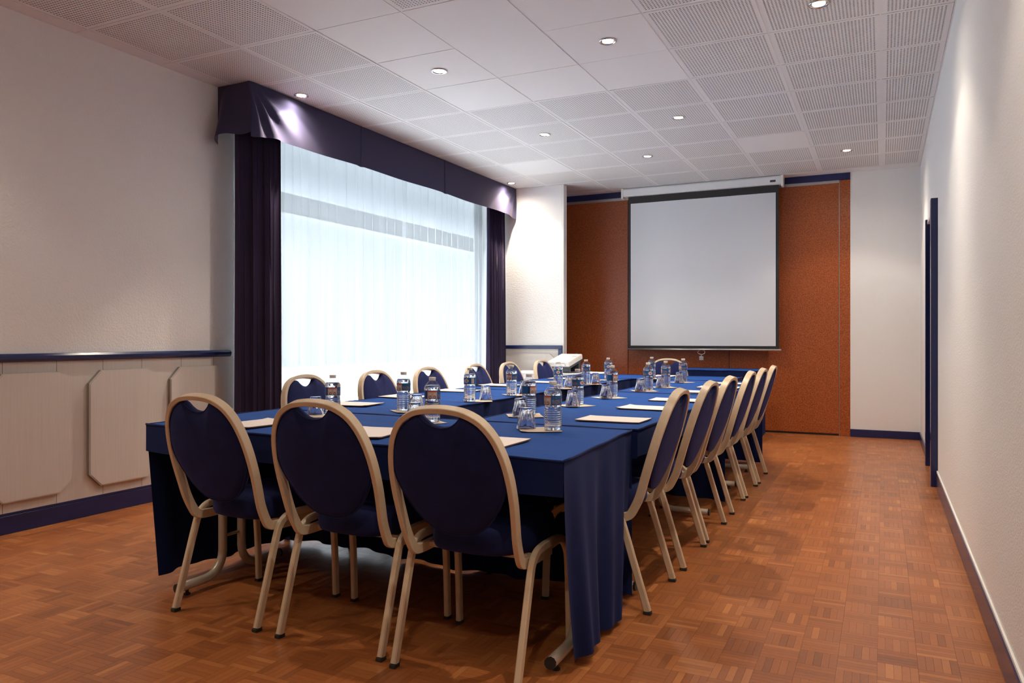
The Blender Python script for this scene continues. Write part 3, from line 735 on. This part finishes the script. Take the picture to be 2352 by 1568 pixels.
# --- tumbler, standing upside down
def glass_proto():
    t=empty('glass_tumbler',(0,0,0)); H=.088
    outp=[(.0400,0),(.0392,.010),(.0378,.022),(.0368,.030),(.0340,.044),(.0310,.060),(.0280,.075),(.0268,.084),(.0255,.0875),(.018,.088)]
    inn=[(.012,.076),(.020,.0755),(.0232,.070),(.0262,.058),(.0292,.044),(.0328,.031),(.0358,.020),(.0378,.004),(.0385,0)]
    def fl(a,z): 
        k=max(0,min(1,(z-.022)/.014))*max(0,min(1,(.086-z)/.006)); return -.085*k*abs(sin(a*5))**.8
    b=B(); V=[];F=[];seg=60
    full=[(r,z,1) for r,z in outp]+[(.0001,.088,0)]
    for lst in ([(r,z,1) for r,z in outp],):
        pass
    prof=[(r,z,1) for r,z in outp]+[(.0005,.0880,0)]
    b.lathe([(r,z) for r,z,_ in prof],seg,0,flute=fl,cap=False)
    b.lathe([(.0005,.0762)]+inn,seg,0,cap=False)
    n0=0; n1=len(prof)*seg+ (len(inn))*seg   # join the rim
    for i in range(seg):
        j=(i+1)%seg; b.F.append((n1+i,n1+j,n0+j,n0+i)); b.I.append(0)
    # close the two pin holes
    b.F.append(tuple((len(prof)-1)*seg+i for i in range(seg))); b.I.append(0)
    b.F.append(tuple(len(prof)*seg+i for i in range(seg-1,-1,-1))); b.I.append(0)
    me=b.me('tumbler','glass'); bm=bmesh.new(); bm.from_mesh(me); bmesh.ops.recalc_face_normals(bm,faces=bm.faces[:]); bm.to_mesh(me); bm.free()
    g=obj('tumbler',me,t); smooth_angle(g,50); return t
def napkin_mesh(s,seedv):
    V=[];F=[];n=6;rn=random.Random(seedv)
    for k in (1,0):
        for j in range(n+1):
            for i in range(n+1):
                u,v=i/n-.5,j/n-.5; c=(abs(u)*2)**4*(abs(v)*2)**4
                V.append((u*s,v*s,.0008*k+.004*c*(1 if (u*v)>0 else .3)))
    w=n+1
    for j in range(n):
        for i in range(n): a=j*w+i; F.append((a,a+1,a+w+1,a+w)); a+=w*w; F.append((a,a+w,a+w+1,a+1))
    bd=[i for i in range(n)]+[n+j*w for j in range(n)]+[n*w+n-i for i in range(n)]+[(n-j)*w for j in range(n)]
    for k in range(len(bd)): a,c=bd[k],bd[(k+1)%len(bd)]; F.append((a,a+w*w,c+w*w,c))
    return mesh('paper_mat',V,F,['napkin'],smooth=False)
# (bottle base x,y), label angle turned to the camera, (glass base x,y) or None, where
SET=[((-2.326,2.873),2,(-2.465,2.917),'behind the middle front chair','mid-left of the near cloth'),
 ((-2.207,3.287),50,(-2.109,3.258),'at the near end of the left arm','at the near end of the left arm'),
 ((-1.788,2.888),0,(-1.845,2.835),'seen over the right front chair','behind the top of the right front chair'),
 ((-2.173,3.923),180,(-2.14,4.06),'second along the left arm','second along the left arm'),
 ((-2.158,4.453),35,(-2.135,4.60),'third along the left arm','third along the left arm'),
 ((-1.538,3.366),-45,(-1.533,3.257),'first along the right arm, past the near cloth seam','first along the right arm'),
 ((-1.188,2.83),50,(-1.308,2.836),'largest, near the right corner of the near table','near the right corner of the near table'),
 ((-2.145,5.209),145,(-2.110,5.335),'fourth along the left arm, before the projector','fourth along the left arm'),
 ((-1.533,4.008),100,(-1.510,3.870),'second along the right arm','second along the right arm'),
 ((-2.164,5.845),75,(-2.095,5.880),'fifth along the left arm, right of the projector','fifth along the left arm'),
 ((-1.539,4.632),-45,(-1.529,4.483),'third along the right arm','third along the right arm'),
 ((-2.187,6.471),145,None,'last along the left arm, before the orange partition',''),
 ((-1.499,5.316),120,(-1.522,5.200),'fourth along the right arm','fourth along the right arm'),
 ((-1.919,6.923),90,None,'on the far cross table, left of the lone chair',''),
 ((-1.485,5.748),85,(-1.500,5.66),'fifth along the right arm, before the lone far chair','fifth along the right arm'),
 ((-1.528,6.493),60,(-1.528,6.353),'sixth along the right arm, right of the lone far chair','sixth along the right arm')]
bp_,gp_=bottle_proto(),glass_proto(); ZS=ZT+.0025
nap=[napkin_mesh(.165,k) for k in range(3)]
for k,(bb,ang,gg,wb,wg) in enumerate(SET):
    o=bp_ if k==0 else copy_tree(bp_)
    x,y=view_off(*bb,.036); o.location=(x,y,ZS+.001); o.rotation_euler=(0,0,atan2(-y,-x)-radians(ang))
    o['label']='blue-labelled water bottle, '+wb; o['category']='bottle'; o['group']='water bottles on the tables'
    nx_,ny_=x,y
    if gg:
        g=gp_ if k==0 else copy_tree(gp_); gx,gy=view_off(*gg,.038)
        dd=hypot(gx-x,gy-y)
        if dd<.079: gx,gy=x+(gx-x)/dd*.079,y+(gy-y)/dd*.079
        g.location=(gx,gy,ZS+.001); g.rotation_euler=(0,0,k*.37)
        g['label']='upside-down ribbed glass, '+wg; g['category']='glass'; g['group']='upturned glasses on the tables'
        nx_,ny_=(x+gx)/2,(y+gy)/2
    nm=obj('paper_mat',nap[k%3],None,(nx_,ny_,ZS),None,'tan paper mat, '+wb,'paper mat','tan paper mats on the tables')
    nm.rotation_euler.z=pi/4+random.uniform(-.25,.25)
# --- cream folders
def folder_mesh(curl):
    b=B(); V=[];F=[];nu,nv=10,6; w,h_=.30,.21
    def zz(u,v): return curl*(max(0,abs(u*2)-.72)/.28)**2*.6+curl*.3*(v*2)**4
    for k,z0 in ((0,.0045),(1,.0)):
        for j in range(nv+1):
            for i in range(nu+1): u,v=i/nu-.5,j/nv-.5; V.append((u*w,v*h_,z0+zz(u,v)+.0004))
    W_=nu+1;O=W_*(nv+1);I=[]
    for j in range(nv):
        for i in range(nu): a=j*W_+i; F.append((a,a+1,a+W_+1,a+W_)); I.append(0); F.append((O+a,O+a+W_,O+a+W_+1,O+a+1)); I.append(1)
    bd=[i for i in range(nu)]+[nu+j*W_ for j in range(nv)]+[nv*W_+nu-i for i in range(nu)]+[(nv-j)*W_ for j in range(nv)]
    for k in range(len(bd)): a,c=bd[k],bd[(k+1)%len(bd)]; F.append((a,O+a,O+c,c)); I.append(1)
    return mesh('paper_folder',V,F,['paper','paper_edge'],I)
fm=[folder_mesh(.006),folder_mesh(.002)]
FO=[(-2.44,2.50,1.45,'before the leftmost front chair'),(-1.80,2.45,1.75,'before the middle front chair'),(-1.262,2.40,1.57,'before the right front chair'),
 (-1.105,3.345,.0,'before the nearest aisle chair'),(-1.11,3.965,-.06,'before the second aisle chair'),(-1.11,4.56,.03,'before the third aisle chair'),
 (-1.11,5.32,.0,'before the fourth aisle chair'),(-1.11,5.87,.02,'before the fifth aisle chair'),(-1.11,6.42,-.02,'before the farthest aisle chair'),
 (-2.68,3.48,.10,'before the nearest window chair'),(-2.73,4.08,-.08,'before the second window chair'),(-2.71,4.70,.0,'before the third window chair'),
 (-2.70,5.38,-.04,'before the fourth window chair'),(-2.60,5.93,.0,'before the fifth window chair, by its projector side'),(-2.62,6.55,.05,'before the farthest window chair'),
 (-1.93,7.40,1.57,'before the lone far chair')]
for k,(x,y,a,w) in enumerate(FO):
    o=obj('paper_folder',fm[0 if k in(0,1,4,9,12) else 1],None,(x,y,ZS),None,'cream card folder on the navy cloth '+w,'folder','cream folders at the places'); o.rotation_euler.z=a

# ================================================================== PROJECTOR
pj_=empty('projector',(-3.20,7.97,.694),-.10,'white projector tilted up on the white-clothed corner table','projector')
tilt=Matrix.Rotation(radians(14),4,'X'); OFF=Vector((0,0,.085))
def pp(name,b,*m,parent=None,sm=False):
    b.V=[tuple(tilt@Vector(v)+OFF) for v in b.V]; return obj(name,b.me(name,*m,smooth=sm),parent or pj_)
b=B(); b.box(-.135,.135,-.15,.19,.018,.078,bev=.012); body=pp('projector_body',b,'plastic_white')
b=B(); b.box(-.133,.133,-.147,.187,-.004,.020,bev=.006); pp('projector_base',b,'plastic_dark')
b=B()
for k in range(9): b.box(-.115+k*.007,-.112+k*.007,-.1515,-.1495,.03,.062)
pp('vent_slots',b,'l_pale',parent=body)
b=B()
for (x,z) in ((-.03,.058),(.03,.058),(.045,.058),(.06,.058),(.075,.058),(.085,.045),(.085,.032),(-.025,.058)): b.box(x-.004,x+.004,-.1515,-.1495,z-.003,z+.003)
pp('ports',b,'plastic_dark',parent=body)
b=B(); b.lathe([(.030,0),(.030,.02),(.026,.024),(.022,.018)],24); b.V=[(v[0]+.05,.188+v[2],v[1]+.048) for v in b.V]; pp('projector_lens',b,'plastic_dark',parent=body)
b=B(); b.box(.06,.12,.06,.10,.0785,.0792); pp('logo_plate',b,'l_pale',parent=body)
b=B(); b.box(-.13,.13,-.14,.17,0,.012,bev=.003); b.box(-.12,.12,-.13,-.09,.012,.052,bev=.003); b.box(-.12,.12,.10,.15,.012,.115,bev=.003); obj('stand',b.me('stand','plastic_dark'),pj_)
